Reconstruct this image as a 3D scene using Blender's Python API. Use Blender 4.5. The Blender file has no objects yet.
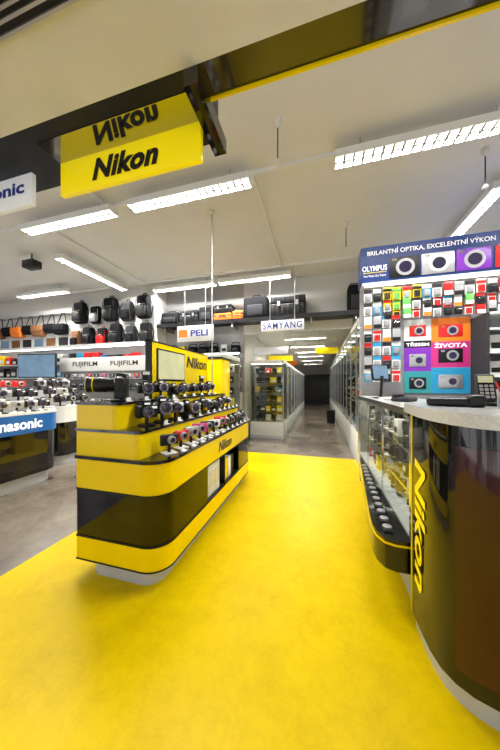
import bpy, bmesh, math, random
from mathutils import Matrix, Vector
random.seed(7)
scene=bpy.context.scene
COL=scene.collection
# ------------------------------------------------------------------ materials
MC={}
def mat(name,col,rough=0.5,metal=0.0,emit=0.0,var=0.0,scale=6.0,bump=0.0,coat=0.0,ecol=None,spec=None):
    if name in MC: return MC[name]
    m=bpy.data.materials.new(name); m.use_nodes=True
    nt=m.node_tree; b=nt.nodes['Principled BSDF']
    c=(col[0],col[1],col[2],1)
    b.inputs['Base Color'].default_value=c
    b.inputs['Roughness'].default_value=rough
    b.inputs['Metallic'].default_value=metal
    if spec is not None: b.inputs['Specular IOR Level'].default_value=spec
    if coat: b.inputs['Coat Weight'].default_value=coat; b.inputs['Coat Roughness'].default_value=0.05
    if emit:
        e=ecol or col
        b.inputs['Emission Color'].default_value=(e[0],e[1],e[2],1); b.inputs['Emission Strength'].default_value=emit
    if var or bump:
        tc=nt.nodes.new('ShaderNodeTexCoord'); nz=nt.nodes.new('ShaderNodeTexNoise')
        nz.inputs['Scale'].default_value=scale; nz.inputs['Detail'].default_value=6
        nt.links.new(tc.outputs['Object'],nz.inputs['Vector'])
        if var:
            mx=nt.nodes.new('ShaderNodeMix'); mx.data_type='RGBA'
            mx.inputs[6].default_value=tuple(max(0,x*(1-var)) for x in col)+(1,)
            mx.inputs[7].default_value=tuple(min(1,x*(1+var)) for x in col)+(1,)
            nt.links.new(nz.outputs['Fac'],mx.inputs[0]); nt.links.new(mx.outputs[2],b.inputs['Base Color'])
        if bump:
            bp=nt.nodes.new('ShaderNodeBump'); bp.inputs['Strength'].default_value=bump; bp.inputs['Distance'].default_value=0.01
            nt.links.new(nz.outputs['Fac'],bp.inputs['Height']); nt.links.new(bp.outputs[0],b.inputs['Normal'])
    MC[name]=m; return m
def glassmat():
    m=bpy.data.materials.new('pane_glass'); m.use_nodes=True; nt=m.node_tree
    for n in list(nt.nodes):
        if n.type!='OUTPUT_MATERIAL': nt.nodes.remove(n)
    out=[n for n in nt.nodes][0]
    t=nt.nodes.new('ShaderNodeBsdfTransparent'); t.inputs[0].default_value=(0.97,0.99,0.98,1)
    g=nt.nodes.new('ShaderNodeBsdfGlossy'); g.inputs['Roughness'].default_value=0.02
    f=nt.nodes.new('ShaderNodeLayerWeight'); f.inputs[0].default_value=0.5
    p=nt.nodes.new('ShaderNodeMath'); p.operation='POWER'; p.inputs[1].default_value=4.0
    q=nt.nodes.new('ShaderNodeMath'); q.operation='MULTIPLY_ADD'; q.inputs[1].default_value=0.35; q.inputs[2].default_value=0.02
    mx=nt.nodes.new('ShaderNodeMixShader')
    nt.links.new(f.outputs['Facing'],p.inputs[0]); nt.links.new(p.outputs[0],q.inputs[0])
    nt.links.new(q.outputs[0],mx.inputs[0]); nt.links.new(t.outputs[0],mx.inputs[1]); nt.links.new(g.outputs[0],mx.inputs[2])
    nt.links.new(mx.outputs[0],out.inputs[0]); return m
GLASS=glassmat()
def concrete():
    m=bpy.data.materials.new('polished_concrete'); m.use_nodes=True; nt=m.node_tree; b=nt.nodes['Principled BSDF']
    tc=nt.nodes.new('ShaderNodeTexCoord')
    n1=nt.nodes.new('ShaderNodeTexNoise'); n1.inputs['Scale'].default_value=0.9; n1.inputs['Detail'].default_value=8; n1.inputs['Roughness'].default_value=0.65
    n2=nt.nodes.new('ShaderNodeTexNoise'); n2.inputs['Scale'].default_value=25; n2.inputs['Detail'].default_value=4
    r=nt.nodes.new('ShaderNodeValToRGB'); r.color_ramp.elements[0].position=0.36; r.color_ramp.elements[0].color=(0.085,0.062,0.042,1)
    r.color_ramp.elements[1].position=0.66; r.color_ramp.elements[1].color=(0.27,0.235,0.19,1)
    mx=nt.nodes.new('ShaderNodeMix'); mx.data_type='RGBA'; mx.blend_type='OVERLAY'; mx.inputs[0].default_value=0.25
    nt.links.new(tc.outputs['Object'],n1.inputs['Vector']); nt.links.new(tc.outputs['Object'],n2.inputs['Vector'])
    nt.links.new(n1.outputs['Fac'],r.inputs[0]); nt.links.new(r.outputs[0],mx.inputs[6]); nt.links.new(n2.outputs['Color'],mx.inputs[7])
    nt.links.new(mx.outputs[2],b.inputs['Base Color']); b.inputs['Roughness'].default_value=0.16; b.inputs['Specular IOR Level'].default_value=0.7
    return m
CONC=concrete()
def vinyl():
    m=bpy.data.materials.new('yellow_vinyl'); m.use_nodes=True; nt=m.node_tree; b=nt.nodes['Principled BSDF']
    tc=nt.nodes.new('ShaderNodeTexCoord')
    n1=nt.nodes.new('ShaderNodeTexNoise'); n1.inputs['Scale'].default_value=2.6; n1.inputs['Detail'].default_value=12; n1.inputs['Roughness'].default_value=0.85
    r=nt.nodes.new('ShaderNodeValToRGB'); r.color_ramp.elements[0].position=0.36; r.color_ramp.elements[0].color=(0.55,0.38,0.0,1)
    r.color_ramp.elements[1].position=0.56; r.color_ramp.elements[1].color=(0.67,0.475,0.0,1)
    nt.links.new(tc.outputs['Object'],n1.inputs['Vector']); nt.links.new(n1.outputs['Fac'],r.inputs[0]); nt.links.new(r.outputs[0],b.inputs['Base Color'])
    b.inputs['Roughness'].default_value=0.36; b.inputs['Specular IOR Level'].default_value=0.08
    return m
VINYL=vinyl()
YEL=mat('yellow_laminate',(0.82,0.60,0.0),0.2,var=0.04,spec=0.3)
YELB=mat('yellow_lit_acrylic',(0.92,0.73,0.0),0.35,emit=0.3)
BLK=mat('gloss_black_laminate',(0.005,0.005,0.006),0.05,coat=0.3)
SMOK=mat('smoked_gloss_laminate',(0.045,0.045,0.052),0.05,1.0,var=0.6,scale=2.5)
BLKM=mat('matte_black_plastic',(0.007,0.007,0.008),0.4,var=0.2,scale=40,spec=0.35)
CHAR=mat('charcoal_fabric',(0.007,0.007,0.009),0.85,var=0.3,scale=30,bump=0.3,spec=0.15)
CHAR2=mat('grey_fabric',(0.035,0.035,0.04),0.85,var=0.2,scale=30,bump=0.3,spec=0.2)
BRWN=mat('brown_fabric',(0.22,0.09,0.03),0.8,var=0.2,scale=30,bump=0.3)
ORNG=mat('orange_plastic',(0.85,0.20,0.01),0.45,var=0.05)
REDM=mat('red_plastic',(0.6,0.015,0.015),0.25,var=0.05)
PINK=mat('magenta_plastic',(0.55,0.03,0.20),0.3,var=0.05)
PURP=mat('purple_plastic',(0.20,0.03,0.42),0.3,var=0.05)
WHT=mat('white_laminate',(0.70,0.70,0.67),0.35,var=0.03)
WHTP=mat('white_paper',(0.72,0.72,0.69),0.6,var=0.03)
LIT=mat('white_board_added_glow',(0.80,0.81,0.78),0.4,emit=0.25)  # white board with a glow added to brighten the cabinet backs
STRIP=mat('led_strip',(1,1,1),0.4,emit=16,ecol=(1,0.96,0.88))
CEILM=mat('painted_ceiling',(0.74,0.73,0.70),0.85,var=0.06,scale=1.5)
SOFM=mat('painted_soffit',(0.70,0.70,0.72),0.8,var=0.14,scale=3)
WALLM=mat('painted_wall',(0.70,0.69,0.66),0.8,var=0.04,scale=2)
WALLG=mat('grey_slatwall',(0.36,0.36,0.35),0.6,var=0.05,scale=4)
ALU=mat('brushed_aluminium',(0.5,0.5,0.52),0.32,0.9,var=0.08,scale=20)
KICK=mat('grey_plinth',(0.50,0.52,0.58),0.35,0.3,var=0.06,scale=8)
CHR=mat('chrome',(0.8,0.8,0.8),0.12,1.0,var=0.02)
MIRR=mat('added_mirror_metal',(0.42,0.41,0.40),0.04,1.0,var=0.02)
LENSG=mat('lens_glass',(0.02,0.015,0.05),0.03,coat=1.0)
TUBE=mat('fluorescent_diffuser',(0.9,0.9,0.85),0.5,emit=1.3,ecol=(1,0.97,0.84))
LOUV=mat('louvre_metal',(0.17,0.17,0.15),0.5,0.0,var=0.02)
RAIL=mat('white_rail',(0.78,0.78,0.77),0.5,var=0.02)
BLUE=mat('blue_panel',(0.01,0.12,0.42),0.3,var=0.05)
NAVY=mat('navy_sign',(0.012,0.04,0.18),0.35,emit=0.1,var=0.1)
SKYB=mat('cyan_panel',(0.02,0.30,0.55),0.4,var=0.05)
TEAL=mat('teal_print',(0.03,0.30,0.33),0.4,var=0.15)
GREEN=mat('green_print',(0.12,0.45,0.08),0.4,var=0.1)
GREYP=mat('grey_print',(0.26,0.26,0.28),0.5,var=0.15)
GRAN=mat('light_granite',(0.55,0.55,0.54),0.15,var=0.35,scale=90)
MAR=mat('maroon_reflection_paint',(0.04,0.005,0.004),0.07,var=0.8,scale=2,coat=0.4)  # reddish reflection on the black counter, put into the colour
SILV=mat('silver_plastic',(0.5,0.5,0.52),0.3,0.6,var=0.05)
SCR=mat('screen_pale',(0.50,0.50,0.30),0.3,emit=0.3,var=0.35,scale=4)
SCRB=mat('screen_blue',(0.10,0.17,0.25),0.2,emit=0.4,var=0.6,scale=3)
TXTW=mat('white_lettering',(0.95,0.95,0.95),0.4,emit=0.4)
TXTK=mat('black_lettering',(0.008,0.008,0.008),0.4)
TXTB=mat('blue_lettering',(0.01,0.03,0.28),0.4)
TXTY=mat('yellow_lettering',(0.90,0.68,0.0),0.4,emit=0.15)
# ------------------------------------------------------------------ mesh builder
class MB:
    def __init__(s): s.bm=bmesh.new(); s.mats=[]
    def merge(s,t,m,smooth,M=None):
        if m not in s.mats: s.mats.append(m)
        i=s.mats.index(m)
        for f in t.faces: f.material_index=i; f.smooth=smooth
        if M is not None: t.transform(M)
        me=bpy.data.meshes.new('t'); t.to_mesh(me); t.free(); s.bm.from_mesh(me); bpy.data.meshes.remove(me); return s
    def box(s,x0,x1,y0,y1,z0,z1,m,bev=0,seg=2,smooth=False,M=None):
        t=bmesh.new(); bmesh.ops.create_cube(t,size=1)
        t.transform(Matrix.Translation(((x0+x1)/2,(y0+y1)/2,(z0+z1)/2))@Matrix.Diagonal((abs(x1-x0),abs(y1-y0),abs(z1-z0),1)))
        if bev: bmesh.ops.bevel(t,geom=list(t.edges),offset=bev,segments=seg,affect='EDGES',profile=0.5)
        return s.merge(t,m,smooth,M)
    def cyl(s,p0,p1,r0,m,r1=None,seg=20,M=None):
        p0=Vector(p0);p1=Vector(p1); d=p1-p0; r1=r0 if r1 is None else r1
        t=bmesh.new(); bmesh.ops.create_cone(t,cap_ends=True,segments=seg,radius1=r0,radius2=r1,depth=d.length)
        t.transform(Matrix.Translation((p0+p1)/2)@d.to_track_quat('Z','Y').to_matrix().to_4x4())
        s.merge(t,m,True,M)
        return s
    def prism(s,pts,z0,z1,m,M=None):
        t=bmesh.new(); a=[t.verts.new((x,y,z0)) for x,y in pts]; b=[t.verts.new((x,y,z1)) for x,y in pts]
        t.faces.new(list(reversed(a))); t.faces.new(b); n=len(pts)
        for i in range(n): t.faces.new((a[i],a[(i+1)%n],b[(i+1)%n],b[i]))
        bmesh.ops.recalc_face_normals(t,faces=t.faces)
        return s.merge(t,m,True,M)
    def lathe(s,prof,m,seg=24,M=None):
        t=bmesh.new(); rings=[]
        for r,z in prof:
            rings.append([t.verts.new((r*math.cos(2*math.pi*k/seg),r*math.sin(2*math.pi*k/seg),z)) for k in range(seg)])
        for a,b in zip(rings,rings[1:]):
            for k in range(seg): t.faces.new((a[k],a[(k+1)%seg],b[(k+1)%seg],b[k]))
        t.faces.new(list(reversed(rings[0]))); t.faces.new(rings[-1])
        bmesh.ops.recalc_face_normals(t,faces=t.faces)
        return s.merge(t,m,True,M)
    def tube(s,pts,r,m,seg=8,M=None):
        for a,b in zip(pts,pts[1:]): s.cyl(a,b,r,m,seg=seg,M=M)
        return s
    def done(s,name,parent=None,label=None,cat=None,group=None,loc=None,kind=None,recenter=False):
        me=bpy.data.meshes.new(name)
        if parent is None and recenter:
            vs=[v.co for v in s.bm.verts]; c=Vector(((min(v.x for v in vs)+max(v.x for v in vs))/2,(min(v.y for v in vs)+max(v.y for v in vs))/2,min(v.z for v in vs)))
            s.bm.transform(Matrix.Translation(-c)); loc=c
        s.bm.to_mesh(me); s.bm.free()
        for m in s.mats: me.materials.append(m)
        o=bpy.data.objects.new(name,me); COL.objects.link(o)
        try: me.set_sharp_from_angle(angle=math.radians(40))
        except Exception: pass
        if parent: o.parent=parent
        if label: o['label']=label
        if cat: o['category']=cat
        if group: o['group']=group
        if kind: o['kind']=kind
        if loc is not None: o.location=loc
        return o
def boxes(name,parent,m,lst,bev=0):
    for a in lst: MB().box(*a,m,bev).done(name,parent)
def rods(name,parent,m,r,lst):
    for p,q in lst: MB().cyl(p,q,r,m,seg=10).done(name,parent)
def thing(name,label,cat,loc=(0,0,0),rz=0,group=None,sc=1):
    o=bpy.data.objects.new(name,None); COL.objects.link(o); o.empty_display_size=0.05
    o.location=loc; o.rotation_euler=(0,0,rz); o.scale=(sc,sc,sc)
    o['label']=label; o['category']=cat
    if group: o['group']=group
    return o
KIDS={}
def dup(root,loc,rz=0,sc=None,label=None):
    n=root.copy(); COL.objects.link(n); n.location=loc; n.rotation_euler=(0,0,rz)
    if sc: n.scale=(sc,sc,sc)
    if label: n['label']=label
    if root.name not in KIDS: KIDS[root.name]=[(c,[(d) for d in c.children]) for c in root.children]
    for c,gs in KIDS[root.name]:
        cc=c.copy(); cc.parent=n; COL.objects.link(cc)
        for g in gs:
            gg=g.copy(); gg.parent=cc; COL.objects.link(gg)
    return n
class Placer:
    """first call moves the template, later calls copy it"""
    def __init__(s,root): s.r=root; s.used=False
    def put(s,loc,rz=0,sc=None,label=None,group=None):
        if not s.used:
            s.used=True; o=s.r; o.location=loc; o.rotation_euler=(0,0,rz)
            if sc: o.scale=(sc,sc,sc)
            if label: o['label']=label
        else: o=dup(s.r,loc,rz,sc or 1,label)
        if group: o['group']=group
        return o
def text(s,c,right,up,w,h,m,parent,name='lettering',bold=0.02,shear=0.0,thick=0.003,space=1.0):
    cu=bpy.data.curves.new('t','FONT'); cu.body=s; cu.shear=shear; cu.offset=bold; cu.resolution_u=3; cu.space_character=space
    o=bpy.data.objects.new('t',cu); COL.objects.link(o)
    dg=bpy.context.evaluated_depsgraph_get(); me=bpy.data.meshes.new_from_object(o.evaluated_get(dg))
    bpy.data.objects.remove(o)
    xs=[v.co.x for v in me.vertices]; ys=[v.co.y for v in me.vertices]
    x0,x1,y0,y1=min(xs),max(xs),min(ys),max(ys)
    R=Vector(right).normalized();U=Vector(up).normalized();N=R.cross(U); C=Vector(c)
    bm=bmesh.new(); bm.from_mesh(me)
    for v in bm.verts:
        a=(v.co.x-(x0+x1)/2)/(x1-x0)*w; b=(v.co.y-(y0+y1)/2)/(y1-y0)*h
        v.co=C+R*a+U*b+N*thick
    for f in bm.faces: f.material_index=0
    bm.to_mesh(me); bm.free(); me.materials.clear(); me.materials.append(m)
    ob=bpy.data.objects.new(name,me); COL.objects.link(ob); ob.parent=parent; return ob
def struct(name,x0,x1,y0,y1,z0,z1,m):
    return MB().box(x0,x1,y0,y1,z0,z1,m).done(name,kind='structure')
X=(1,0,0);Y=(0,1,0);Z=(0,0,1)
# ------------------------------------------------------------------ camera
cd=bpy.data.cameras.new('camera'); cam=bpy.data.objects.new('camera',cd); COL.objects.link(cam)
cam.location=(0,0,1.5); cam.rotation_euler=(math.radians(90),0,math.radians(15.43)); cd.lens=12; cd.sensor_width=36; cd.shift_y=10/750; cd.clip_start=0.02
scene.camera=cam
scene.view_settings.view_transform='Standard'
# ------------------------------------------------------------------ shell
YE=20.0
struct('floor',-11,6,-3,YE+.2,-0.1,0,CONC)
MB().box(-2.4,0.76,-2.0,5.4,0.0,0.004,VINYL).done('floor_mat',label='bright yellow vinyl floor covering with faint scuffs',cat='floor covering')
struct('ceiling',-11,6,0.99,6.6,4.3,4.45,CEILM)
struct('wall_left',-11.1,-11,-3,6.1,0,4.3,WALLM)
struct('wall_right',6,6.1,-3,6.7,0,4.3,WALLM)
struct('wall_back',-11,-4.4,6.0,6.1,0,4.3,WALLM)
struct('wall_shelf',-4.4,-2.0,6.6,6.7,0,4.3,WALLG)
struct('wall_return',-4.45,-4.4,6.1,6.7,0,4.3,WALLM)
struct('wall_header',-2.0,1.05,6.6,6.7,2.9,4.3,WALLM)
struct('wall_rear',1.05,6,6.6,6.7,0,4.3,WALLM)
struct('wall_partition',1.05,1.12,4.35,6.6,0,3.1,WALLM)
struct('wall_corridor_left',-2.1,-2.0,6.7,YE,0,3.1,WALLM)
struct('wall_corridor_right',1.05,1.15,6.7,YE,0,3.1,WALLM)
struct('wall_corridor_end',-2.1,1.15,YE,YE+.1,0,3.1,WALLG)
struct('ceiling',-2.1,1.15,6.7,YE+.1,3.1,3.2,CEILM)
struct('ceiling',-4.5,6,-1.2,0.99,2.9,3.0,SOFM)
HB=mat('dark_bronze_glass',(0.02,0.017,0.014),0.08,coat=0.5)
struct('trim_1',-0.56,6,0.99,1.12,2.9,3.3,HB)
struct('trim_2',-11,-0.56,0.99,1.34,2.9,3.3,BLKM)
struct('trim_3',-0.56,6,1.12,1.132,2.888,3.0,YEL)
struct('trim_4',-0.58,-0.51,0.99,1.34,2.82,2.9,BLK)
g=thing('ventilation_grille','dark metal slatted ventilation grille set in the soffit','vent',(-1.3,0.56,2.9))
b=MB().box(-1.2,1.2,-0.16,-0.14,-0.014,0,ALU).box(-1.2,1.2,0.135,0.145,-0.014,0,ALU).box(-1.2,-1.18,-0.14,0.14,-0.014,0,ALU).box(1.18,1.2,-0.14,0.14,-0.014,0,ALU).done('frame',g)
b=MB().box(-1.18,1.18,-0.14,0.135,-0.004,0,BLKM)
for i in range(10): b.box(-1.18,1.18,-0.13+i*0.026,-0.12+i*0.026,-0.012,-0.004,ALU)
b.done('louvre',g)
MB().box(-1.2,0.8,YE-.06,YE,0,2.3,CHAR2).box(-1.1,-0.25,YE-.07,YE-.06,0.1,2.2,BLKM).box(-0.15,0.7,YE-.07,YE-.06,0.1,2.2,BLKM).done('door_1',kind='structure')
# ------------------------------------------------------------------ lights
def arealight(loc,sx,sy,p,rz=0,col=(1.0,0.985,0.95)):
    l=bpy.data.lights.new('lamp','AREA'); l.shape='RECTANGLE'; l.size=sx; l.size_y=sy; l.energy=p; l.color=col
    o=bpy.data.objects.new('fluorescent_light',l); COL.objects.link(o); o.location=loc; o.rotation_euler=(0,0,rz); return o
def luminaire(L,H=0.085):
    r=thing('ceiling_light','long white fluorescent fixture with a cross-bar louvre','ceiling light',group='louvred fluorescent ceiling lights')
    b=MB(); b.box(-L/2,L/2,-H,H,0.04,0.08,RAIL)
    for s_ in (-1,1): b.box(-L/2,L/2,s_*H-0.004,s_*H+0.004,-0.01,0.05,RAIL); b.box(s_*L/2-.005,s_*L/2+.005,-H,H,-0.01,0.08,RAIL)
    b.done('housing',r)
    MB().box(-L/2,L/2,-H+.005,H-.005,0.034,0.04,TUBE).done('diffuser',r)
    b=MB(); n=int(L/0.10)
    for i in range(1,n): x=-L/2+i*L/n; b.box(x-0.012,x+0.012,-H+.004,H-.004,-0.008,-0.004,LOUV)
    b.box(-L/2,L/2,-0.010,0.010,-0.010,-0.004,LOUV)
    b.done('louvre',r)
    rods('suspension_rod',r,ALU,0.006,[((-L*0.35,0,0.08),(-L*0.35,0,0.22)),((L*0.35,0,0.08),(L*0.35,0,0.22))])
    return r
PW=155
lum=Placer(luminaire(1.8)); lz=4.08
spots=[(-3.86,3.06,0),(-1.745,3.06,0),(1.08,3.06,0),(-5.1,4.75,90),(2.28,4.9,90),(-1.55,5.92,0),(-3.45,5.92,0),(-7.2,3.06,0),(-7.6,5.3,0),(3.4,3.06,0)]
for x,y,a in spots:
    lum.put((x,y,lz),math.radians(a))
    for s_ in (-1,1):
        dx,dy=(0,0.045*s_) if a==0 else (0.045*s_,0)
        arealight((x+dx,y+dy,lz+0.026),1.72,0.028,PW/2*(0.75 if x<-4.5 else 1),math.radians(a))
lum2=Placer(luminaire(1.2))
for x,y in [(-0.4,7.6),(-0.4,9.2),(-0.4,10.8),(-0.4,12.4),(-0.4,14.5),(-0.4,17)]:
    lum2.put((x,y,2.88)); arealight((x,y,2.905),1.1,0.05,70 if y<12 else 40,col=(1,0.94,0.84))
for (x0,x1,y0,y1) in [(-8.5,4.6,3.15,3.19),(-8,1.0,5.80,5.84),(-0.86,-0.83,3.19,5.80),(-4.6,-4.57,3.19,5.80),(-3.2,-3.17,1.4,3.15)]:
    MB().box(x0,x1,y0,y1,4.25,4.30,RAIL).done('ceiling_rail',label='slim white cable rail fixed to the ceiling',cat='cable rail',group='cable rails on the ceiling',recenter=True)
s=thing('ceiling_sensor','small white sensor hanging on a thin rod from the ceiling','sensor',(-0.42,2.62,4.3),group='hanging ceiling sensors')
MB().cyl((0,0,0),(0,0,-0.42),0.007,BLKM,seg=8).done('rod',s)
MB().lathe([(0.04,0),(0.038,-0.05),(0.012,-0.09)],WHT).done('ceiling_cup',s)
MB().lathe([(0.012,-0.42),(0.03,-0.44),(0.03,-0.47),(0.01,-0.48)],WHT).done('head',s)
dup(s,(0.45,4.6,4.3)); dup(s,(1.9,3.6,4.3))
MB().cyl((-1.66,3.72,1.367),(-1.66,3.72,4.3),0.010,ALU,seg=10).cyl((-1.66,3.72,4.25),(-1.66,3.72,4.3),0.05,WHT).done('cable_pole',label='thin metal cable pole rising from the display to the ceiling',cat='pole',recenter=True)
s=thing('ceiling_speaker','black box spotlight fixed under the ceiling','speaker',(-5.9,3.9,4.3))
MB().box(-0.16,0.16,-0.1,0.1,-0.32,-0.16,BLKM,0.02).done('housing',s); MB().cyl((0,0,-0.16),(0,0,0),0.015,BLKM).done('bracket',s)
# ------------------------------------------------------------------ hanging signs
def sign(name,label,x0,x1,y,z0,z1,m,thick=0.03):
    r=thing(name,label,'sign',((x0+x1)/2,y,z0)); w=(x1-x0)/2
    MB().box(-w,w,0,thick,0,z1-z0,m,0.004).done('board',r); return r
s=sign('sign_board','yellow lit hanging sign with bold black lettering',-1.57,-0.60,1.2,2.69,2.895,YELB)
text('Nikon',(0.0,-0.001,0.10),X,Z,0.46,0.13,TXTK,s,bold=0.05,shear=0.25,space=1.06)
MB().box(-0.485,0.485,-0.135,0.04,0.203,0.209,MIRR).done('added_mirror_plate',s,'mirror plate added under the header to reflect the sign')  # extra mirror under the dark header, added for the sign's reflection
SG=mat('white_sign_face',(0.75,0.76,0.78),0.4,emit=0.2)
s=sign('sign_board','white lit hanging sign with blue lettering',-2.9,-1.82,1.2,2.69,2.9,SG)
text('Panasonic',(0.13,-0.001,0.125),X,Z,0.70,0.085,TXTB,s,bold=0.03)
s=sign('sign_board','white sign with orange block and dark lettering',-3.7,-2.65,6.0,2.66,3.08,WHTP)
MB().box(-0.48,-0.22,-0.006,0,0.12,0.32,ORNG).done('emblem',s); text('PELI',(0.13,-0.002,0.22),X,Z,0.5,0.17,TXTB,s,bold=0.03)
rods('hanging_rod',s,ALU,0.006,[((-0.3,0.015,0.42),(-0.3,0.015,1.64)),((0.3,0.015,0.42),(0.3,0.015,1.64))])
s=sign('sign_board','white sign with blue lettering above the aisle',-1.38,-0.34,6.03,2.82,3.07,SG)
text('SAMYANG',(0,-0.004,0.125),X,Z,0.94,0.16,TXTB,s,bold=0.01,space=1.18)
rods('hanging_rod',s,ALU,0.006,[((-0.3,0.015,0.25),(-0.3,0.015,1.48)),((0.3,0.015,0.25),(0.3,0.015,1.48))])
for (x0,x1,y,z0,m,l) in [(-0.1,0.65,9.2,2.6,YELB,'yellow fascia sign over the far aisle'),(-1.95,-0.9,7.6,2.45,SG,'white lit category sign above the cabinets'),(-1.95,-1.0,9.9,2.45,YELB,'yellow category sign above the cabinets'),(-1.95,-1.0,12.2,2.45,ORNG,'orange category sign above the cabinets')]:
    s=sign('sign_board',l,x0,x1,y,z0,z0+0.22,m); w=(x1-x0)/2-.1
    rods('hanging_rod',s,ALU,0.006,[((-w,0.015,0.22),(-w,0.015,3.1-z0)),((w,0.015,0.22),(w,0.015,3.1-z0))])
# ------------------------------------------------------------------ yellow display island
def outline(xl,xr,y0,y1,r,n=8):
    p=[(xl,y0)]
    for k in range(n+1):
        a=-math.pi/2+k*math.pi/2/n; p.append((xr-r+r*math.cos(a),y0+r+r*math.sin(a)))
    for k in range(n+1):
        a=k*math.pi/2/n; p.append((xr-r+r*math.cos(a),y1-r+r*math.sin(a)))
    p.append((xl,y1)); return p
ISL=thing('display_counter','stepped yellow and black display counter with rounded corners','counter',(0,0,0))
XL,XR,Y0,Y1=-1.84,-1.07,1.535,3.92
MB().prism(outline(XL+0.14,XR-0.08,Y0+0.05,Y1-0.06,0.14),0.004,0.14,KICK).done('plinth',ISL,'brushed grey plinth')
b=MB(); b.prism(outline(XL,XR,Y0,Y1,0.17),0.14,0.32,YEL); b.prism(outline(XL,XR,Y0,Y1,0.17),0.69,0.925,YEL)
b.done('yellow_band',ISL,'glossy yellow laminate bands')
b=MB(); e=outline(XL,XR-0.003,Y0+0.003,Y1,0.17)
front=[p for p in e if p[1]<2.0]+[(XR-0.003,2.3),(XL,2.3)]
b.prism(front,0.32,0.69,SMOK); b.box(XL,-1.5,2.3,3.3,0.32,0.69,BLK)
back=[(XL,3.3),(XR-0.003,3.3)]+[p for p in e if p[1]>3.5]
b.prism(back,0.32,0.69,SMOK)
b.box(-1.5,XR-.01,2.79,2.81,0.32,0.69,BLK)
b.done('body',ISL,'gloss black middle body with open niche')
for zz in (0.135,0.315,0.685): MB().prism(outline(XL-.004,XR+0.004,Y0-0.004,Y1+.004,0.174),zz,zz+0.011,BLKM).done('edge_trim',ISL,'thin black edging strip')
for a_ in ((XR+0.012,Y1+.01,0.18,0.925,0.95,0.012),(-1.245,Y1-.06,0.05,1.14,1.16,0.008),(-1.455,Y1-.1,0.04,1.346,1.366,0.008)):
    MB().prism(outline(XL-.008,a_[0],Y0-a_[5],a_[1],a_[2]),a_[3],a_[4],BLK).done('shelf_top',ISL,'thin gloss black step top')
MB().prism(outline(XL,-1.26,Y0,Y1-.08,0.045),0.95,1.14,YEL).done('riser',ISL,'yellow step riser')
MB().prism(outline(XL,-1.47,Y0,Y1-.12,0.035),1.16,1.346,YEL).done('riser',ISL,'yellow step riser')
bp=MB().box(-1.83,-1.77,2.36,3.79,1.366,1.98,YEL,0.006).done('back_panel',ISL,'yellow upright back panel with black edge')
MB().box(-1.835,-1.765,2.335,2.36,1.366,1.992,BLKM).box(-1.835,-1.765,2.335,3.8,1.98,1.992,BLKM).done('edge_frame',bp)
MB().box(-1.77,-1.758,2.44,3.04,1.55,1.92,BLKM,0.003).box(-1.759,-1.754,2.46,3.02,1.57,1.90,SCR).done('light_box',bp)
text('Nikon',(-1.765,3.41,1.82),Y,Z,0.64,0.16,TXTK,bp,bold=0.03,shear=0.2)
text('Nikon',(XR,2.78,0.81),Y,Z,0.42,0.12,TXTK,ISL,bold=0.03,shear=0.2)
cl=thing('display_column','tall yellow column behind the counter','display stand',(0,0,0))
MB().box(-1.95,-1.60,3.96,4.4,0.004,1.95,YEL,0.01).done('body',cl); MB().box(-1.97,-1.58,3.95,4.42,1.95,1.98,BLKM).done('cap',cl)
for i in range(6):
    yy=2.36+i*0.075 if i<5 else 2.86
    MB().box(-0.14,0.14,-0.034,0.034,0,0.33,WHTP,0.003).box(0.140,0.142,-0.02,0.02,0.08,0.25,SILV).done('brochure_box',label='white upright brochure box in the counter niche',cat='box',group='brochure boxes in the niche',loc=(-1.25,yy,0.326))
for i in range(3):
    MB().box(-0.13,0.13,-0.05,0.05,0,0.25,[YEL,WHTP,BLKM][i],0.003).done('brochure_box',label='product carton in the counter niche',cat='box',group='brochure boxes in the niche',loc=(-1.25,2.95+i*0.11,0.326))
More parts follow.
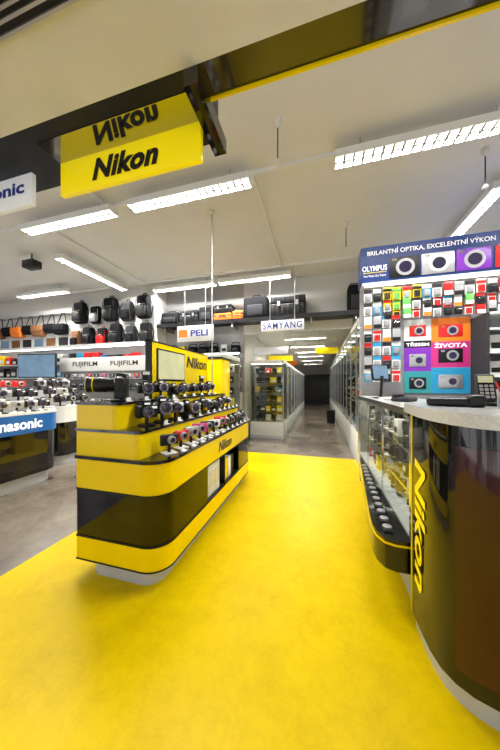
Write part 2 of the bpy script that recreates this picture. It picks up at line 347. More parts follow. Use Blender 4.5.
# ------------------------------------------------------------------ cameras
def dslr(lenslen=0.09,lr=0.036,bodym=BLKM,name='camera',label='black interchangeable-lens camera on a small display stand',ring=None,fl=False,grip=False):
    r=thing(name,label,'camera',group='display cameras')
    z=0.055
    b=MB().box(-0.03,0.025,-0.07,0.07,z,z+0.085,bodym,0.008,3,True).box(-0.03,0.045,-0.072,-0.035,z,z+0.08,BLKM,0.01,3,True).box(0.025,0.027,0.03,0.062,z+0.06,z+0.075,TXTW)
    if grip: b.box(-0.03,0.03,-0.07,0.07,z-0.04,z+0.01,bodym,0.01,3,True)
    b.done('body',r)
    MB().box(-0.028,0.03,-0.028,0.028,z+0.075,z+0.118,bodym,0.012,3,True).box(0.028,0.031,-0.018,0.018,z+0.088,z+0.1,TXTW).box(-0.015,0.012,-0.01,0.01,z+0.117,z+0.122,CHR).done('prism_housing',r)
    MB().cyl((0,-0.05,z+0.085),(0,-0.05,z+0.1),0.013,BLKM).done('dial',r); MB().cyl((0,0.05,z+0.085),(0,0.05,z+0.095),0.016,CHR).done('dial',r)
    M=Matrix.Translation((0.02,0.0,z+0.045))@Matrix.Rotation(math.pi/2,4,'Y')
    MB().lathe([(lr*0.9,0),(lr,0.012),(lr,lenslen*0.35),(lr*1.06,lenslen*0.38),(lr*1.06,lenslen*0.7),(lr*0.98,lenslen*0.74),(lr*1.1,lenslen)],BLKM,M=M).lathe([(lr*1.02,lenslen*0.76),(lr*1.04,lenslen*0.79)],ring or (YEL if bodym is BLKM else CHR),M=M).lathe([(lr*1.1,lenslen*.97),(lr*1.12,lenslen*1.0)],SILV,M=M).done('lens_barrel',r)
    MB().lathe([(lr*0.85,lenslen+0.0005),(lr*0.5,lenslen+0.004),(0.002,lenslen+0.006)],LENSG,M=M).done('lens_glass',r)
    if fl: MB().box(-0.02,0.02,-0.03,0.03,z+0.122,z+0.17,BLKM,0.006).box(-0.015,0.035,-0.035,0.035,z+0.17,z+0.21,BLKM,0.006).box(0.035,0.037,-0.03,0.03,z+0.175,z+0.205,WHTP).done('flash_unit',r)
    MB().cyl((0,0,0),(0,0,z),0.012,BLKM).box(-0.05,0.05,-0.05,0.05,0,0.008,BLKM,0.003).done('display_stand',r)
    return r
def compact(m,label):
    r=thing('compact_camera',label,'camera',group='compact display cameras'); z=0.05
    MB().box(-0.012,0.014,-0.055,0.055,z,z+0.065,m,0.006,3,True).done('body',r)
    M=Matrix.Translation((0.012,0.008,z+0.032))@Matrix.Rotation(math.pi/2,4,'Y')
    MB().lathe([(0.026,0),(0.026,0.01),(0.021,0.011),(0.021,0.024)],SILV,M=M).done('lens_barrel',r)
    MB().lathe([(0.016,0.0245),(0.002,0.027)],LENSG,M=M).done('lens_glass',r)
    MB().box(-0.006,0.006,-0.045,-0.028,z+0.065,z+0.07,CHR,0.002).done('shutter_button',r)
    MB().cyl((0,0,0),(0,0,z),0.01,BLKM).box(-0.04,0.04,-0.04,0.04,0,0.007,WHTP,0.002).done('display_stand',r)
    return r
D1=Placer(dslr()); D2=Placer(dslr(0.17,0.044,label='large black camera with a long zoom lens',grip=True)); D3=Placer(dslr(0.05,0.032,SILV,label='silver interchangeable-lens camera on stand'))
D4=Placer(dslr(0.11,0.044,label='black camera with a wide lens and a flash on top',ring=CHR,fl=True)); D5=Placer(dslr(0.06,0.032,label='black camera with a short red-ringed lens',ring=REDM))
C={k:Placer(compact(m,l)) for k,(m,l) in dict(r=(REDM,'glossy red compact camera on white stand'),p=(PINK,'pink compact camera on white stand'),w=(WHT,'white compact camera on white stand'),k=(BLKM,'black compact camera on white stand'),s=(SILV,'silver compact camera on white stand'),u=(PURP,'purple compact camera on white stand')).items()}
tag=MB().box(-0.018,0.018,-0.03,0.03,0,0.004,WHTP)
tag.box(-0.012,-0.008,-0.028,0.028,0.004,0.035,WHTP)
TAG=Placer(tag.done('price_tag',label='small white price tag standing on the shelf',cat='price tag',group='price tags'))
seq='krspkwrksk'
for i in range(12):
    y=1.77+i*0.178
    if i<7: C[seq[i]].put((-1.165,y,0.951),rz=random.uniform(-.3,.25)-0.45,sc=random.uniform(1.3,1.5))
    else: (D1,D3,D5)[i%3].put((-1.17,y,0.951),rz=-0.5,sc=0.9)
    TAG.put((-1.085,y+0.09,0.951),sc=0.95)
yy=1.80
for i in range(11):
    sc=1.3 if i<4 else 1.0
    (D5,D1,D3,D2)[i%4].put((-1.40,yy,1.161),rz=-0.6+random.uniform(-.2,.1),sc=sc*([.95,1.05,.9,.8][i%4]))
    TAG.put((-1.272,yy+0.10,1.161),sc=0.95); yy+=0.215 if i<4 else 0.178
D2.put((-1.60,1.74,1.367),rz=math.radians(-150),sc=1.35)
yy=2.04
for i in range(7):
    (D4,D1,D2,D5,D1)[i%5].put((-1.60,yy,1.367),rz=-0.6+random.uniform(-.15,.1),sc=[1.0,1.1,.9,.95,.9][i%5]); yy+=0.235
for i in range(9): TAG.put((-1.485,1.7+i*0.22,1.367),sc=0.9)
# ------------------------------------------------------------------ left counters
def lcounter(x0,x1,y0,y1,label,bandm,word,tm,ty=None,tw=0.68):
    r=thing('display_counter',label,'counter',(0,0,0))
    o=lambda d: outline(x0+d,x1-d,y0+d,y1-d,0.25)
    MB().prism(o(0.06),0,0.18,KICK).done('plinth',r)
    MB().prism(o(0.0),0.18,0.80,BLK).done('body',r)
    MB().prism(o(-0.015),0.80,1.07,bandm).done('fascia_band',r)
    MB().prism(o(-0.02),1.07,1.10,WHT).prism(outline(x0,x1-0.28,y0+.1,y1-0.1,0.15),1.10,1.25,WALLG).prism(outline(x0,x1-0.52,y0+.15,y1-0.15,0.1),1.25,1.40,WHT).done('shelf_top',r)
    if word: text(word,(x1+0.016,ty,0.94),Y,Z,tw,0.15,tm,r,bold=0.03)
    return r
lcounter(-5.1,-4.08,0.9,3.15,'gloss black counter with blue fascia and white lettering',BLUE,'Panasonic',TXTW,2.48,0.70)
lcounter(-5.75,-4.6,3.42,4.3,'black counter with white rounded fascia',WHT,'',TXTW)
lcounter(-8.2,-6.6,1.8,4.2,'black counter with white fascia and stepped display',WHT,'',TXTW)
def cams_on(x1,y0,y1,n,big=1.0):
    for row,(dx,z) in enumerate([(-0.14,1.101),(-0.40,1.251),(-0.66,1.401)]):
        for i in range(n):
            y=y0+0.2+(y1-y0-0.4)*i/(n-1)
            if random.random()<0.4: C[random.choice('kksr')].put((x1+dx,y,z),rz=random.uniform(-.6,-.2),sc=1.45*big)
            else: random.choice([D1,D5,D3]).put((x1+dx,y,z),rz=random.uniform(-.6,-.2),sc=1.2*big)
            if row==0: TAG.put((x1-0.045,y+0.1,z),sc=1.0)
cams_on(-4.08,1.5,3.15,8); cams_on(-4.6,3.42,4.3,3,1.15); cams_on(-6.6,2.2,4.2,9)
g=thing('display_gondola','white gondola with backlit header and dark lettering','display stand',(0,0,0))
MB().box(-6.6,-3.6,4.85,5.35,0,0.95,WHT,0.01).done('base',g)
MB().box(-6.6,-3.6,5.1,5.2,0.95,1.85,WALLG,0.005).done('back_panel',g)
hb=MB().box(-6.6,-3.6,5.02,5.24,1.85,2.2,WHTP,0.01).done('header_board',g)
text('FUJIFILM',(-4.55,5.02,2.02),X,Z,0.8,0.15,TXTK,hb,bold=0.02); text('FUJIFILM',(-5.75,5.02,2.02),X,Z,0.8,0.15,TXTK,hb,bold=0.02)
for z in (1.38,1.62): MB().box(-6.55,-3.65,4.95,5.1,z,z+.02,CHAR2).done('shelf',g)
for i in range(12): (D1 if i%2 else D3).put((-6.4+i*0.24,4.97,0.951),rz=-1.4,sc=1.2)
for i in range(12): (D1 if i%3 else D3).put((-6.35+i*0.24,5.03,1.401),rz=-1.45,sc=0.85)
for i in range(12): C['kswrkp'[i%6]].put((-6.35+i*0.24,5.03,1.641),rz=-1.45,sc=1.2)
r=thing('television','flat television with a dark bezel on a floor stand','television',(-6.95,4.7,0),0.15)
MB().box(-.55,.55,0,0.05,1.68,2.3,BLKM,0.01).done('bezel',r); MB().box(-.52,.52,-0.004,0.0,1.71,2.27,SCRB).done('screen',r)
MB().box(-0.03,0.03,0.05,0.09,0.01,1.9,BLKM).box(-0.25,0.25,-0.12,0.2,0,0.015,BLKM,0.004).done('stand',r)
w=thing('wall_shelving','backlit white wall shelving with product shelves','shelving',(0,0,0))
MB().box(-10.9,-4.5,5.96,6.0,0.9,2.6,GREYP).done('back_board',w)
MB().box(-10.9,-4.5,5.6,6.0,2.58,2.66,WHT).done('canopy',w)
MB().box(-10.9,-4.5,5.62,5.66,2.565,2.58,STRIP).done('light_strip',w)
for z in (0.9,1.3,1.7,2.1): MB().box(-10.9,-4.5,5.62,5.96,z,z+0.03,WHT).done('shelf',w)
MB().box(-10.9,-4.5,5.5,6.0,0,0.9,BLK).done('base_cabinet',w)
pal=[WHTP,YEL,REDM,BLKM,SILV,SKYB,GREEN,ORNG,BLUE,PINK]
def carton(m,w,d,h,lab):
    b=MB().box(-w/2,w/2,-d/2,d/2,0,h,m,0.003).box(-w*0.35,w*0.35,-d/2-0.002,-d/2,h*0.2,h*0.55,WHTP if m is not WHTP else BLKM)
    return Placer(b.done('product_box',label=lab,cat='box',group='product boxes on shelves'))
CN=['white','yellow','red','black','silver','cyan','green','orange','blue','pink']
CART=[carton(m,0.16,0.12,0.2,n+' printed product carton on a shelf') for m,n in zip(pal,CN)]
def lensprod():
    b=MB().lathe([(0.04,0),(0.045,0.01),(0.045,0.09),(0.05,0.1),(0.05,0.16),(0.045,0.17)],BLKM).lathe([(0.046,0.04),(0.047,0.045),(0.046,0.05)],CHR).lathe([(0.038,0.1705),(0.01,0.174)],LENSG)
    return Placer(b.done('camera_lens',label='black camera lens standing upright on a shelf',cat='lens',group='lenses on shelves'))
LN=lensprod()
for z in (1.731,2.131):
    for i in range(22):
        CART[random.choice([0,1,2,3,3,4,5,3,8,3])].put((-10.5+i*0.27,5.78,z),sc=random.choice([1.1,1.3,1.5]))
# ------------------------------------------------------------------ backpacks
def backpack(m,m2,label):
    r=thing('backpack',label,'backpack',group='backpacks hanging on the wall')
    MB().box(-0.17,0.17,-0.20,-0.02,0,0.56,m,0.07,4,True).done('body',r)
    MB().box(-0.13,0.13,-0.27,-0.17,0.04,0.30,m2,0.04,3,True).done('front_pocket',r)
    MB().tube([(-0.11,-0.205,0.33),(0.11,-0.205,0.33)],0.006,CHR).tube([(-0.155,-0.2,0.1),(-0.155,-0.2,0.45)],0.008,m2).tube([(0.155,-0.2,0.1),(0.155,-0.2,0.45)],0.008,m2).done('zip',r)
    MB().tube([(-0.05,-0.08,0.55),(-0.04,-0.07,0.62),(0.04,-0.07,0.62),(0.05,-0.08,0.55)],0.012,m2).cyl((0,-0.07,0.63),(0,0.0,0.63),0.006,CHR).done('handle',r)
    for s_ in (-1,1): MB().tube([(s_*0.10,-0.02,0.52),(s_*0.21,-0.05,0.3),(s_*0.15,-0.05,0.02)],0.016,m2).done('shoulder_strap',r)
    return Placer(r)
BP=[backpack(CHAR,BLKM,'black camera backpack hanging from a hook'),backpack(CHAR2,CHAR,'dark grey camera backpack hanging from a hook'),backpack(CHAR,SILV,'black backpack with silver front pocket'),backpack(CHAR,REDM,'black backpack with red front pocket'),backpack(BRWN,CHAR,'brown and black camera backpack')]
bk=[0,2,0,1,0]
for i in range(5): BP[bk[i]].put((-6.9+i*0.56,6.0,3.33-0.03*(i%2)),sc=[1.15,.92,1.2,1.0,1.15][i])
bk=[4,0,3,0,1,0]
for i in range(6): BP[bk[i]].put((-7.1+i*0.5,6.0,2.66),sc=[.85,1.0,.9,1.05,.9,1.0][i])
def shoulderbag(m,label):
    r=thing('shoulder_bag',label,'bag',group='shoulder bags hanging on the wall')
    MB().box(-0.2,0.2,-0.18,-0.01,0,0.3,m,0.04,3,True).done('body',r); MB().box(-0.19,0.19,-0.2,-0.16,0.1,0.29,m,0.015,3,True).done('flap',r)
    MB().tube([(-0.19,-0.08,0.25),(-0.05,-0.03,0.62),(0.05,-0.03,0.62),(0.19,-0.08,0.25)],0.012,BLKM).cyl((0,-0.05,0.6),(0,0,0.6),0.006,CHR).done('strap',r)
    return Placer(r)
SB=[shoulderbag(ORNG,'orange shoulder bag hanging by its strap'),shoulderbag(BRWN,'brown shoulder bag hanging by its strap'),shoulderbag(CHAR,'black shoulder bag hanging by its strap')]
MB().box(-10.8,-7.3,5.96,6.0,3.68,3.74,ALU).done('wall_rail',label='long metal wall rail from which bags hang',cat='rail',recenter=True)
for i in range(7): SB[[1,2,0,2,1,2,2][i]].put((-10.4+i*0.46,5.96,3.12 if i%2 else 3.05),sc=.95 if i%2 else 1.08)
for i in range(6):
    r=thing('wall_poster','small framed photographic print on the wall','poster',(-10.3+i*0.52,5.98,2.70),group='framed prints on the wall')
    MB().box(-0.22,0.22,0,0.02,0,0.32,WHTP).done('frame',r); MB().box(-0.19,0.19,-0.003,0,0.03,0.29,[SCRB,BRWN,CHAR2][i%3]).done('print',r)
# ------------------------------------------------------------------ bag shelf
s=thing('wall_shelf_unit','long dark shelf running high above the aisle','shelf',(0,0,0))
MB().box(-4.39,1.04,6.08,6.6,3.14,3.20,BLKM,0.005).done('shelf_board',s)
MB().box(-4.39,1.04,6.06,6.08,3.10,3.20,BLKM).done('front_edge',s)
boxes('bracket',s,ALU,[(-4.2+i*1.0,-4.17+i*1.0,6.15,6.6,3.02,3.14) for i in range(6)])
def hardcase(w,d,h,m,label,ribs=0):
    r=thing('hard_case',label,'case',group='cases and bags on the high shelf')
    b=MB().box(-w/2,w/2,-d/2,d/2,0,h*0.62,m,0.025,3,True)
    for i in range(ribs): x=-w/2+w*(i+.5)/ribs; b.box(x-.015,x+.015,-d/2-.012,-d/2+.01,0.03,h*.56,CHAR2,0.004)
    b.done('body',r)
    b=MB().box(-w/2,w/2,-d/2,d/2,h*0.63,h,m,0.025,3,True)
    for i in range(ribs): x=-w/2+w*(i+.5)/ribs; b.box(x-.015,x+.015,-d/2-.012,-d/2+.01,h*.7,h-.03,CHAR2,0.004)
    b.done('lid',r)
    boxes('latch',r,SILV,[(-w*0.3,-w*0.22,-d/2-0.016,-d/2,h*0.52,h*0.75),(w*0.22,w*0.3,-d/2-0.016,-d/2,h*0.52,h*0.75)])
    MB().tube([(-0.09,-d/2,h*0.45),(-0.08,-d/2-0.04,h*0.45),(0.08,-d/2-0.04,h*0.45),(0.09,-d/2,h*0.45)],0.012,BLKM).done('handle',r)
    return r
def duffel(w,d,h,m,label):
    r=thing('camera_bag',label,'bag',group='cases and bags on the high shelf')
    MB().box(-w/2,w/2,-d/2,d/2,0,h,m,0.05,4,True).done('body',r)
    MB().box(-w*0.32,w*0.32,-d/2-0.05,-d/2+0.03,0.04,h*0.6,CHAR2 if m is CHAR else CHAR,0.025,3,True).done('front_pocket',r)
    MB().tube([(-0.12,0,h-0.01),(-0.10,0,h+0.07),(0.10,0,h+0.07),(0.12,0,h-0.01)],0.013,BLKM).done('handle',r)
    return r
duffel(0.56,0.34,0.34,CHAR,'black padded camera bag on the shelf').location=(-4.05,6.33,3.2)
hardcase(0.56,0.34,0.36,BLKM,'black hard case with silver latches on the shelf').location=(-3.46,6.33,3.2)
duffel(0.42,0.34,0.42,CHAR,'upright black padded bag on the shelf').location=(-2.95,6.35,3.2)
hardcase(0.50,0.34,0.20,ORNG,'orange hard case on the shelf').location=(-2.46,6.33,3.2)
hardcase(0.50,0.32,0.24,BLKM,'black hard case on top of an orange one').location=(-2.46,6.33,3.402)
hardcase(0.28,0.30,0.24,ORNG,'small orange hard case on the shelf').location=(-2.05,6.33,3.2)
duffel(0.62,0.36,0.56,CHAR,'tall black trolley bag on the shelf').location=(-1.57,6.33,3.2)
hardcase(0.86,0.36,0.50,BLKM,'large ribbed black equipment case on the shelf',7).location=(-0.74,6.33,3.2)
duffel(0.34,0.34,0.62,CHAR,'tall black bag at the end of the shelf').location=(0.82,6.33,3.2)
st=thing('wall_rack','grey slatwall rack with product shelves','shelf',(0,0,0))
for z in (1.65,2.0,2.35): MB().box(-4.3,-2.05,6.3,6.6,z,z+0.03,WHT).done('shelf',st)
MB().box(-4.3,-2.05,6.3,6.6,0,1.3,WHT).done('base_cabinet',st)
MB().box(-4.3,-2.05,6.32,6.34,2.33,2.35,STRIP).done('light_strip',st)
sb=duffel(0.26,0.18,0.2,CHAR,'small black camera pouch on a wall shelf'); sb['group']='camera pouches on the wall shelf'; sb=Placer(sb)
for z in (1.301,1.681,2.031,2.381):
    for i in range(7):
        if (i+int(z*10))%4: sb.put((-4.1+i*0.32,6.44,z))
        else: CART[random.choice([1,0,7,2])].put((-4.1+i*0.32,6.44,z),sc=1.1)
# ------------------------------------------------------------------ glass cabinets
def cabinet(w,d,h,label,base=0.45,shelves=4,back=False):
    r=thing('glass_cabinet',label,'display cabinet',group='glass display cabinets')
    MB().box(-w/2,w/2,-d/2,d/2,0,0.08,KICK).box(-w/2,w/2,-d/2,d/2,0.08,base,WHT,0.005).done('base',r)
    MB().box(-w/2,w/2,-d/2,d/2,h-0.1,h,WHT,0.005).done('top',r)
    q=0.012
    for sx in (-1,1):
        for sy in (-1,1): MB().box(sx*w/2-q*(sx>0)*2,sx*w/2+q*(sx<0)*2,sy*d/2-q*(sy>0)*2,sy*d/2+q*(sy<0)*2,base,h-0.1,ALU).done('corner_post',r)
    zs=[base+0.005+(h-0.1-base)*k/shelves for k in range(shelves)]
    for z in zs[1:]: MB().box(-w/2+.03,w/2-.03,-d/2+.03,d/2-.03,z-0.01,z,GLASS).done('shelf',r)
    MB().box(-w/2+.026,w/2-.026,-d/2+.004,-d/2+.008,base,h-.1,GLASS).done('front_pane',r)
    MB().box(-w/2+.004,-w/2+.008,-d/2+.026,d/2-.026,base,h-.1,GLASS).done('side_pane',r)
    if back: MB().box(w/2-.008,w/2-.002,-d/2+.026,d/2-.026,base,h-.1,LIT).done('back_board',r)
    else:
        MB().box(w/2-.008,w/2-.004,-d/2+.026,d/2-.026,base,h-.1,GLASS).done('side_pane',r)
        MB().box(-w/2+.03,w/2-.03,d/2-.01,d/2-.004,base,h-.1,WALLG).done('back_board',r)
    MB().box(-w/2+.05,w/2-.05,-d/2+.04,-d/2+.06,h-.112,h-.1,STRIP).done('light_strip',r)
    return r,zs
def fill(cx,cy,w,d,zs,n,m=2,lensp=0.5):
    for z in zs:
        for i in range(n):
            for j in range(m):
                x=cx-w/2+w*(i+.5)/n; y=cy-d/2+d*(j+.5)/m
                if random.random()<lensp: LN.put((x,y,z+0.002),sc=random.uniform(.9,1.2))
                else: CART[random.choice([0,3,1,4,1,2,3,5])].put((x,y,z+0.002),sc=random.uniform(.75,1.0))
c1,zs1=cabinet(0.95,0.9,2.2,'tall glass display cabinet full of lenses',shelves=6)
P1=Placer(c1)
for k in range(9):
    y=7.35+k*1.15; P1.put((-1.42,y,0))
    if k==0: fill(-1.42,y,0.80,0.7,zs1,5,2,.55)
    elif k<4: fill(-1.07,y,0.12,0.75,zs1,1,3,.5)
P1.put((-2.45,5.75,0)); fill(-2.45,5.75,0.80,0.7,zs1[1:],5,2,.5)
c2,zs2=cabinet(0.34,0.85,2.75,'tall white glass-fronted wall cabinet',0.6,7,True)
P2=Placer(c2)
for k in range(15):
    y=4.85+k*0.9
    P2.put((0.87,y,0))
    if k<4: fill(0.87,y,0.2,0.75,zs2,1,3,.6)
MB().lathe([(0.12,0),(0.15,0.02),(0.17,0.5),(0.18,0.52)],BLKM).done('waste_bin',label='black cylindrical waste bin on the floor',cat='bin',loc=(0.45,10.3,0))
# ------------------------------------------------------------------ right display wall
W=thing('display_wall','tall product display wall with navy header and poster panels','display wall',(0,0,0))
MB().box(0.62,3.6,4.2,4.3,0,3.0,GREYP,0.004).done('back_board',W)
HD=MB().box(0.60,3.6,4.02,4.3,3.0,3.53,NAVY,0.006).done('header_board',W,'navy blue header with camera pictures')
text('BRILANTNÍ OPTIKA, EXCELENTNÍ VÝKON',(1.46,4.02,3.435),X,Z,1.55,0.09,TXTW,HD,bold=0.015)
text('OLYMPUS',(0.785,4.02,3.21),X,Z,0.33,0.08,TXTW,HD,bold=0.01); text('Your Vision, Our Future',(0.785,4.02,3.10),X,Z,0.30,0.035,TXTW,HD,bold=0.0)
MB().box(0.63,0.94,4.016,4.02,3.145,3.153,TXTY).done('underline',HD)
for x,m in ((1.17,BLKM),(1.58,SILV),(1.99,PURP),(2.42,REDM),(2.86,SILV)):
    MB().box(x-0.195,x+0.195,4.005,4.02,3.04,3.33,m,0.006).cyl((x+0.01,4.0,3.18),(x+0.01,4.015,3.18),0.12,SILV if m is not SILV else WHT).cyl((x+0.01,3.995,3.18),(x+0.01,4.0,3.18),0.08,LENSG).box(x-0.16,x-0.10,4.0,4.006,3.28,3.31,CHR).done('camera_picture',HD)
MB().box(0.62,3.6,4.0,4.2,2.97,3.0,WHT).done('canopy',W)
MB().box(0.66,3.5,4.03,4.05,2.955,2.97,STRIP).done('light_strip',W)
def poster(x0,x1,z0,z1,m,lab,cammat=None,word=None):
    r=thing('poster',lab,'poster',((x0+x1)/2,4.2,z0),group='poster tiles on the display wall'); w=(x1-x0)/2;h=z1-z0
    MB().box(-w,w,-0.012,0,0,h,m).done('sheet',r)
    if cammat:
        MB().box(-w*.62,w*.62,-0.018,-0.012,h*.2,h*.72,cammat,0.003).cyl((w*.1,-0.024,h*.46),(w*.1,-0.018,h*.46),h*.2,SILV).cyl((w*.1,-0.027,h*.46),(w*.1,-0.024,h*.46),h*.13,LENSG).box(-w*.5,-w*.3,-0.02,-0.018,h*.6,h*.68,CHR).done('camera_picture',r)
    if word: text(word,(0,-0.012,h*.5 if not cammat else h*.87),X,Z,w*1.7,min(h*.62,0.075),TXTW,r,bold=0.02)
poster(1.22,1.565,2.15,2.46,WHTP,'pale poster showing a red camera',REDM)
poster(1.22,1.565,2.05,2.15,BLKM,'dark strip poster with white lettering',None,'TŘESEM')
poster(1.22,1.565,1.70,2.05,PURP,'purple poster showing a camera',SILV)
poster(1.565,2.04,2.12,2.46,ORNG,'orange poster showing a red camera',REDM)
poster(1.565,2.04,1.75,2.12,PINK,'magenta poster with white lettering and a camera',BLKM,'ŽIVOTA')
poster(1.565,2.04,1.38,1.75,SKYB,'bright blue poster showing a camera',SILV)
poster(1.22,1.565,1.38,1.70,TEAL,'teal poster showing a camera',BLKM)
def pack(kind,m,m2,n):
    r=thing('blister_pack',n+' hanging on a hook','package',group='blister packs hanging on hooks')
    if kind=='card':
        MB().box(-0.058,0.058,-0.10,-0.096,0,0.20,m).box(-0.058,0.058,-0.1015,-0.1,0.13,0.175,m2).done('card',r)
        for xx in (-0.033,-.011,0.011,.033): MB().cyl((xx,-0.111,0.015),(xx,-0.111,0.11),0.0095,m2,seg=10).done('battery',r)
    elif kind=='tall':
        MB().box(-0.055,0.055,-0.125,-0.085,0,0.19,m,0.004).box(-0.055,0.055,-0.127,-0.125,0.0,0.06,m2).done('card',r)
    elif kind=='pouch':
        MB().box(-0.055,0.055,-0.10,-0.096,0.11,0.2,m).done('card',r)
        MB().box(-0.055,0.055,-0.14,-0.09,0.0,0.13,m2,0.02,3,True).tube([(-0.04,-0.142,0.08),(0.04,-0.142,0.08)],0.003,CHR).done('pouch',r)
    else:
        MB().box(-0.06,0.06,-0.10,-0.096,0.0,0.2,m).box(-0.06,0.06,-0.1015,-0.1,0.14,0.2,m2).done('card',r)
        MB().box(-0.042,0.042,-0.125,-0.1,0.015,0.12,GREYP,0.014,3,True).done('blister',r)
    zt=0.19
    MB().cyl((0,-0.14,zt),(0,0,zt),0.003,CHR,seg=8).done('hook',r)
    return Placer(r)
pk=[('card',WHTP,REDM,'white and red battery card'),('card',YEL,BLKM,'yellow battery card'),('tall',REDM,WHTP,'red and white carton'),('pouch',WHTP,BLKM,'black case on white card'),('wide',WHTP,CHAR2,'white and grey card'),('wide',SKYB,WHTP,'cyan and white card'),('tall',GREEN,WHTP,'green and white carton'),('tall',WHTP,ORNG,'white and orange carton'),('card',YEL,GREEN,'yellow and green battery card'),('tall',SILV,BLKM,'black and silver carton'),('pouch',REDM,BLKM,'black case on red card'),('wide',WHTP,SKYB,'white and cyan card'),('wide',YEL,REDM,'yellow and red card')]
PK=[pack(a,b,c,n+' pack') for a,b,c,n in pk]
rows=[[1,8,12,1,5,4,2,9,4,0,3,2,4],[12,8,6,4,3,0,11,7,6,10,0,11,9],[3,1,6,0,7,4,10,3,0,2,9,4,5]]
for r_,z in enumerate((2.745,2.60,2.475)):
    for i in range(13):
        PK[rows[r_][i]].put((0.975+i*0.127,4.2-0.0*r_,z+(0.012 if (i+r_)%3==0 else 0)),rz=random.uniform(-.05,.05),sc=random.uniform(.78,.9) if r_ else .95)
for r_ in range(7):
    for i in range(4):
        if r_<2 and i>1: continue
        PK[[4,11,9,3,4,11,0,5,10,7][(r_*4+i*3+r_//2)%10]].put((0.71+i*0.127,4.2,2.745-r_*0.2),sc=0.93)
sh=thing('shelf_unit','dark shelf unit with small boxed products','shelf',(0,0,0))
boxes('side_panel',sh,CHAR2,[(2.05,2.08,3.85,4.2,0,2.42),(3.3,3.33,3.85,4.2,0,2.42)])
for z in (0.9,1.3,1.6,1.9,2.2,2.4): MB().box(2.08,3.3,3.85,4.2,z,z+0.025,WHT).done('shelf',sh)
MB().box(2.08,3.3,3.9,4.2,0,0.9,CHAR2).done('base_cabinet',sh)
for z in (1.326,1.626,1.926):
    for i in range(5): CART[random.choice([0,4,5,8,3])].put((2.2+i*0.2,4.0,z),sc=random.choice([.9,1.1]))
# ------------------------------------------------------------------ service counter (near, curved)
S=thing('service_counter','curved gloss black service counter with pale stone top','counter',(0,0,0))
body=[(0.55,1.76),(0.55,1.60),(0.556,1.50),(0.575,1.42),(0.61,1.365),(0.66,1.325),(0.74,1.295),(0.86,1.275),(1.05,1.265),(1.6,1.26),(1.6,1.76)]
def off(pts,d,cx=1.1):
    return [(x+(d if x<cx else 0)*(1 if x<0.7 else .3), y+(d if y<1.7 else 0)) for x,y in pts]
MB().prism(off(body,0.03),0.004,0.12,KICK).done('plinth',S,'brushed metal plinth')
b=MB(); b.prism(body,0.12,1.33,BLK); b.done('body',S)
pan=body[4:10]; op=[(x-0.004,y-0.004) for x,y in pan]; b=MB(); b.prism(op+list(reversed(pan)),0.2,1.22,MAR); b.done('painted_reflection',S,'thin sheet coloured as a maroon reflection on the black body')  # sheet over the black body that carries the painted maroon reflection
ct=[(0.52,1.79),(0.50,1.5),(0.51,1.36),(0.54,1.25),(0.60,1.16),(0.70,1.10),(0.85,1.07),(1.1,1.05),(1.65,1.04),(1.65,1.79)]
MB().prism(ct,1.33,1.385,GRAN).done('worktop',S,'pale speckled stone worktop')
text('Nikon',(0.55,1.615,0.70),(0,0,-1),(0,-1,0),0.74,0.145,TXTY,S,bold=0.025,shear=0.2)
MB().box(0.546,0.55,1.735,1.75,0.12,1.33,YEL).done('edge_strip',S)
# ------------------------------------------------------------------ glass showcase counter
G=thing('glass_showcase','long glass showcase counter with black curved lower ledge','counter',(0,0,0))
MB().box(0.62,1.15,1.82,4.0,0.004,0.30,KICK).done('plinth',G)
led=[(0.62,4.05),(0.53,3.6),(0.47,3.0),(0.42,2.5),(0.385,2.15),(0.375,1.98),(0.385,1.89),(0.42,1.82),(0.48,1.795),(0.56,1.795),(1.15,1.795),(1.15,4.05)]
MB().prism(led,0.30,0.46,BLK).done('ledge',G,'gloss black bowed ledge')
MB().prism([(x-0.006 if x<1 else x,y) for x,y in led],0.46,0.475,YEL).done('edge_strip',G,'thin yellow edging')
MB().prism([(x-0.004 if x<1 else x,y) for x,y in led],0.475,0.50,BLK).done('ledge_top',G)
MB().box(0.575,1.1,1.82,3.98,0.50,0.52,WHT).done('deck',G,'white display deck')
boxes('corner_post',G,CHR,[(0.56,0.585,1.80,1.825,0.5,1.31),(0.56,0.575,2.55,2.565,0.5,1.31),(0.56,0.575,3.25,3.265,0.5,1.31),(0.56,0.585,3.975,4.0,0.5,1.31)])
MB().box(0.565,0.571,1.82,3.99,0.5,1.31,GLASS).done('front_pane',G)
MB().box(1.1,1.15,1.80,4.0,0.5,1.31,WALLG).done('back_board',G)
MB().box(0.59,1.1,3.98,4.0,0.5,1.31,WALLG).done('end_board',G)
for z in (0.78,1.05):
    MB().box(0.59,1.1,1.83,3.97,z-0.01,z,GLASS).done('shelf',G)
    MB().box(0.585,0.59,1.83,3.97,z-0.012,z+.003,CHR).done('shelf_edge',G)
MB().box(0.545,0.556,1.80,4.0,1.30,1.345,CHR).done('top_edge',G)
MB().box(0.555,1.15,1.80,4.0,1.31,1.34,GRAN).done('top',G)
MB().box(0.60,0.62,1.85,3.95,1.30,1.31,STRIP).done('light_strip',G)
for z in (0.522,0.782,1.052):
    for i in range(11):
        y=1.93+i*0.185
        for x in (0.70,0.92):
            k=random.random()
            if k<0.45: LN.put((x,y,z),sc=random.uniform(.7,1.0))
            elif k<0.7: C['s' if k<.55 else 'k'].put((x,y,z),rz=math.pi+random.uniform(0,.5),sc=1.1)
            else: CART[random.choice([0,3,4,1,2])].put((x,y,z),rz=-math.pi/2,sc=random.uniform(.5,.8))
fb=MB().box(-0.03,0.03,-0.04,0.04,0,0.015,BLKM,0.003).lathe([(0.026,0.015),(0.028,0.018),(0.028,0.026),(0.022,0.027)],SILV)
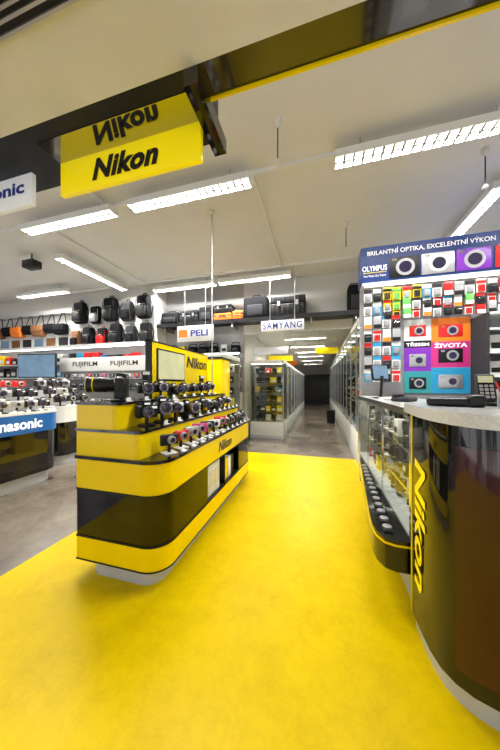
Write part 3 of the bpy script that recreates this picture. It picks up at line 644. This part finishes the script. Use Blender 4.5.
FB=Placer(fb.done('lens_filter',label='round silver lens filter on a flat black tray',cat='lens filter',group='small filters along the ledge'))
for i in range(13): FB.put((0.455+i*0.006,1.92+i*0.115,0.501))
# ------------------------------------------------------------------ things on the counters
r=thing('barcode_scanner','black handheld scanner lying on the stone worktop','scanner',(0.70,1.58,1.386),math.radians(-10),sc=1.25)
MB().box(-0.10,0.05,-0.022,0.022,0.0,0.035,BLKM,0.012,3,True).done('handle',r); MB().box(0.04,0.10,-0.03,0.03,0.0,0.05,BLKM,0.014,3,True).done('head',r)
r=thing('card_terminal','black card payment terminal upright on its cradle','payment terminal',(0.90,1.71,1.386),math.radians(-15),sc=0.9)
T=Matrix.Rotation(math.radians(65),4,'X')
MB().box(-0.06,0.06,-0.05,0.07,0,0.02,BLKM,0.008).box(-0.02,0.02,0.0,0.03,0.015,0.09,BLKM).done('cradle',r)
M=Matrix.Translation((0,0.0,0.10))@T
MB().box(-0.045,0.045,-0.09,0.09,0,0.035,BLKM,0.01,3,True,M=M).done('body',r); MB().box(-0.035,0.035,0.03,0.075,0.035,0.038,SCR,M=M).done('screen',r)
b=MB()
for i in range(3):
    for j in range(4): b.box(-0.033+i*0.024,-0.015+i*0.024,-0.075+j*0.024,-0.058+j*0.024,0.035,0.040,SILV,0.002,M=M)
b.done('keypad',r)
r=thing('pen_holder','small round pen holder with coloured pens','pen holder',(0.885,1.52,1.386))
MB().lathe([(0.028,0),(0.03,0.005),(0.03,0.075),(0.026,0.075),(0.026,0.06)],SILV).done('cup',r)
for k,(m,a) in enumerate([(BLUE,.2),(REDM,-.25),(BLKM,.1),(YEL,-.1)]):
    MB().cyl((0.01*(k-1.5)*.8,0,0.03),(0.01*(k-1.5)*.8+a*.12,0.01*(k%2),0.13),0.004,m,seg=8).done('pen',r)
def monitor(loc,rz,w,h,lab,zz=0.12):
    r=thing('computer_monitor',lab,'monitor',loc,rz)
    Mx=Matrix.Rotation(math.radians(-10),4,'X')
    MB().box(-w/2,w/2,0,0.025,zz,zz+h,BLKM,0.01,M=Mx).done('housing',r)
    MB().box(-w/2+.015,w/2-.015,-0.004,0,zz+.02,zz+h-.015,SCRB,M=Mx).done('screen',r)
    MB().cyl((0,0.05,0),(0,0.03,zz+.05),0.018,BLKM).lathe([(0.13,0),(0.13,0.008),(0.03,0.018)],BLKM).done('stand',r)
    return r
monitor((0.76,3.35,1.341),math.radians(35),0.26,0.2,'slim black till display on a tall round stand',0.22)
r=thing('desk_telephone','low dark desk telephone beside the till','telephone',(0.80,2.75,1.341),math.radians(-40))
MB().box(-0.08,0.08,-0.1,0.1,0,0.04,CHAR2,0.012,3,True).done('base',r); MB().box(-0.075,-0.03,-0.1,0.1,0.04,0.07,BLKM,0.012,3,True).done('handset',r)
for i,(x,y,m) in enumerate([(0.72,2.15,4),(0.75,3.05,0)]):
    MB().box(-0.09,0.09,-0.12,0.12,0,0.01+0.008*i,WHTP,0.002).done('paper_stack',label='small stack of printed leaflets on the counter',cat='papers',group='leaflets on the counter',loc=(x,y,1.341))
# ------------------------------------------------------------------ world: bright and dark noise streaks, made up for reflections in the glossy fronts
wd=bpy.data.worlds.new('world'); scene.world=wd; wd.use_nodes=True; nt=wd.node_tree; bg=nt.nodes['Background']
tc=nt.nodes.new('ShaderNodeTexCoord'); mp=nt.nodes.new('ShaderNodeMapping'); mp.inputs['Scale'].default_value=(5,5,0.8)
nz=nt.nodes.new('ShaderNodeTexNoise'); nz.inputs['Scale'].default_value=1.6; nz.inputs['Detail'].default_value=3
rp=nt.nodes.new('ShaderNodeValToRGB'); rp.color_ramp.elements[0].position=0.46; rp.color_ramp.elements[0].color=(0.20,0.21,0.24,1); rp.color_ramp.elements[1].position=0.55; rp.color_ramp.elements[1].color=(1,1,1,1)
nt.links.new(tc.outputs['Generated'],mp.inputs['Vector']); nt.links.new(mp.outputs[0],nz.inputs['Vector']); nt.links.new(nz.outputs['Fac'],rp.inputs[0]); nt.links.new(rp.outputs[0],bg.inputs[0])
bg.inputs[1].default_value=2.0
for P in list(BP)+list(SB)+list(PK)+list(CART)+[LN,FB,D1,D2,D3,D4,D5,TAG]+list(C.values()):
    if not P.used:
        for c in list(P.r.children): bpy.data.objects.remove(c)
        bpy.data.objects.remove(P.r)
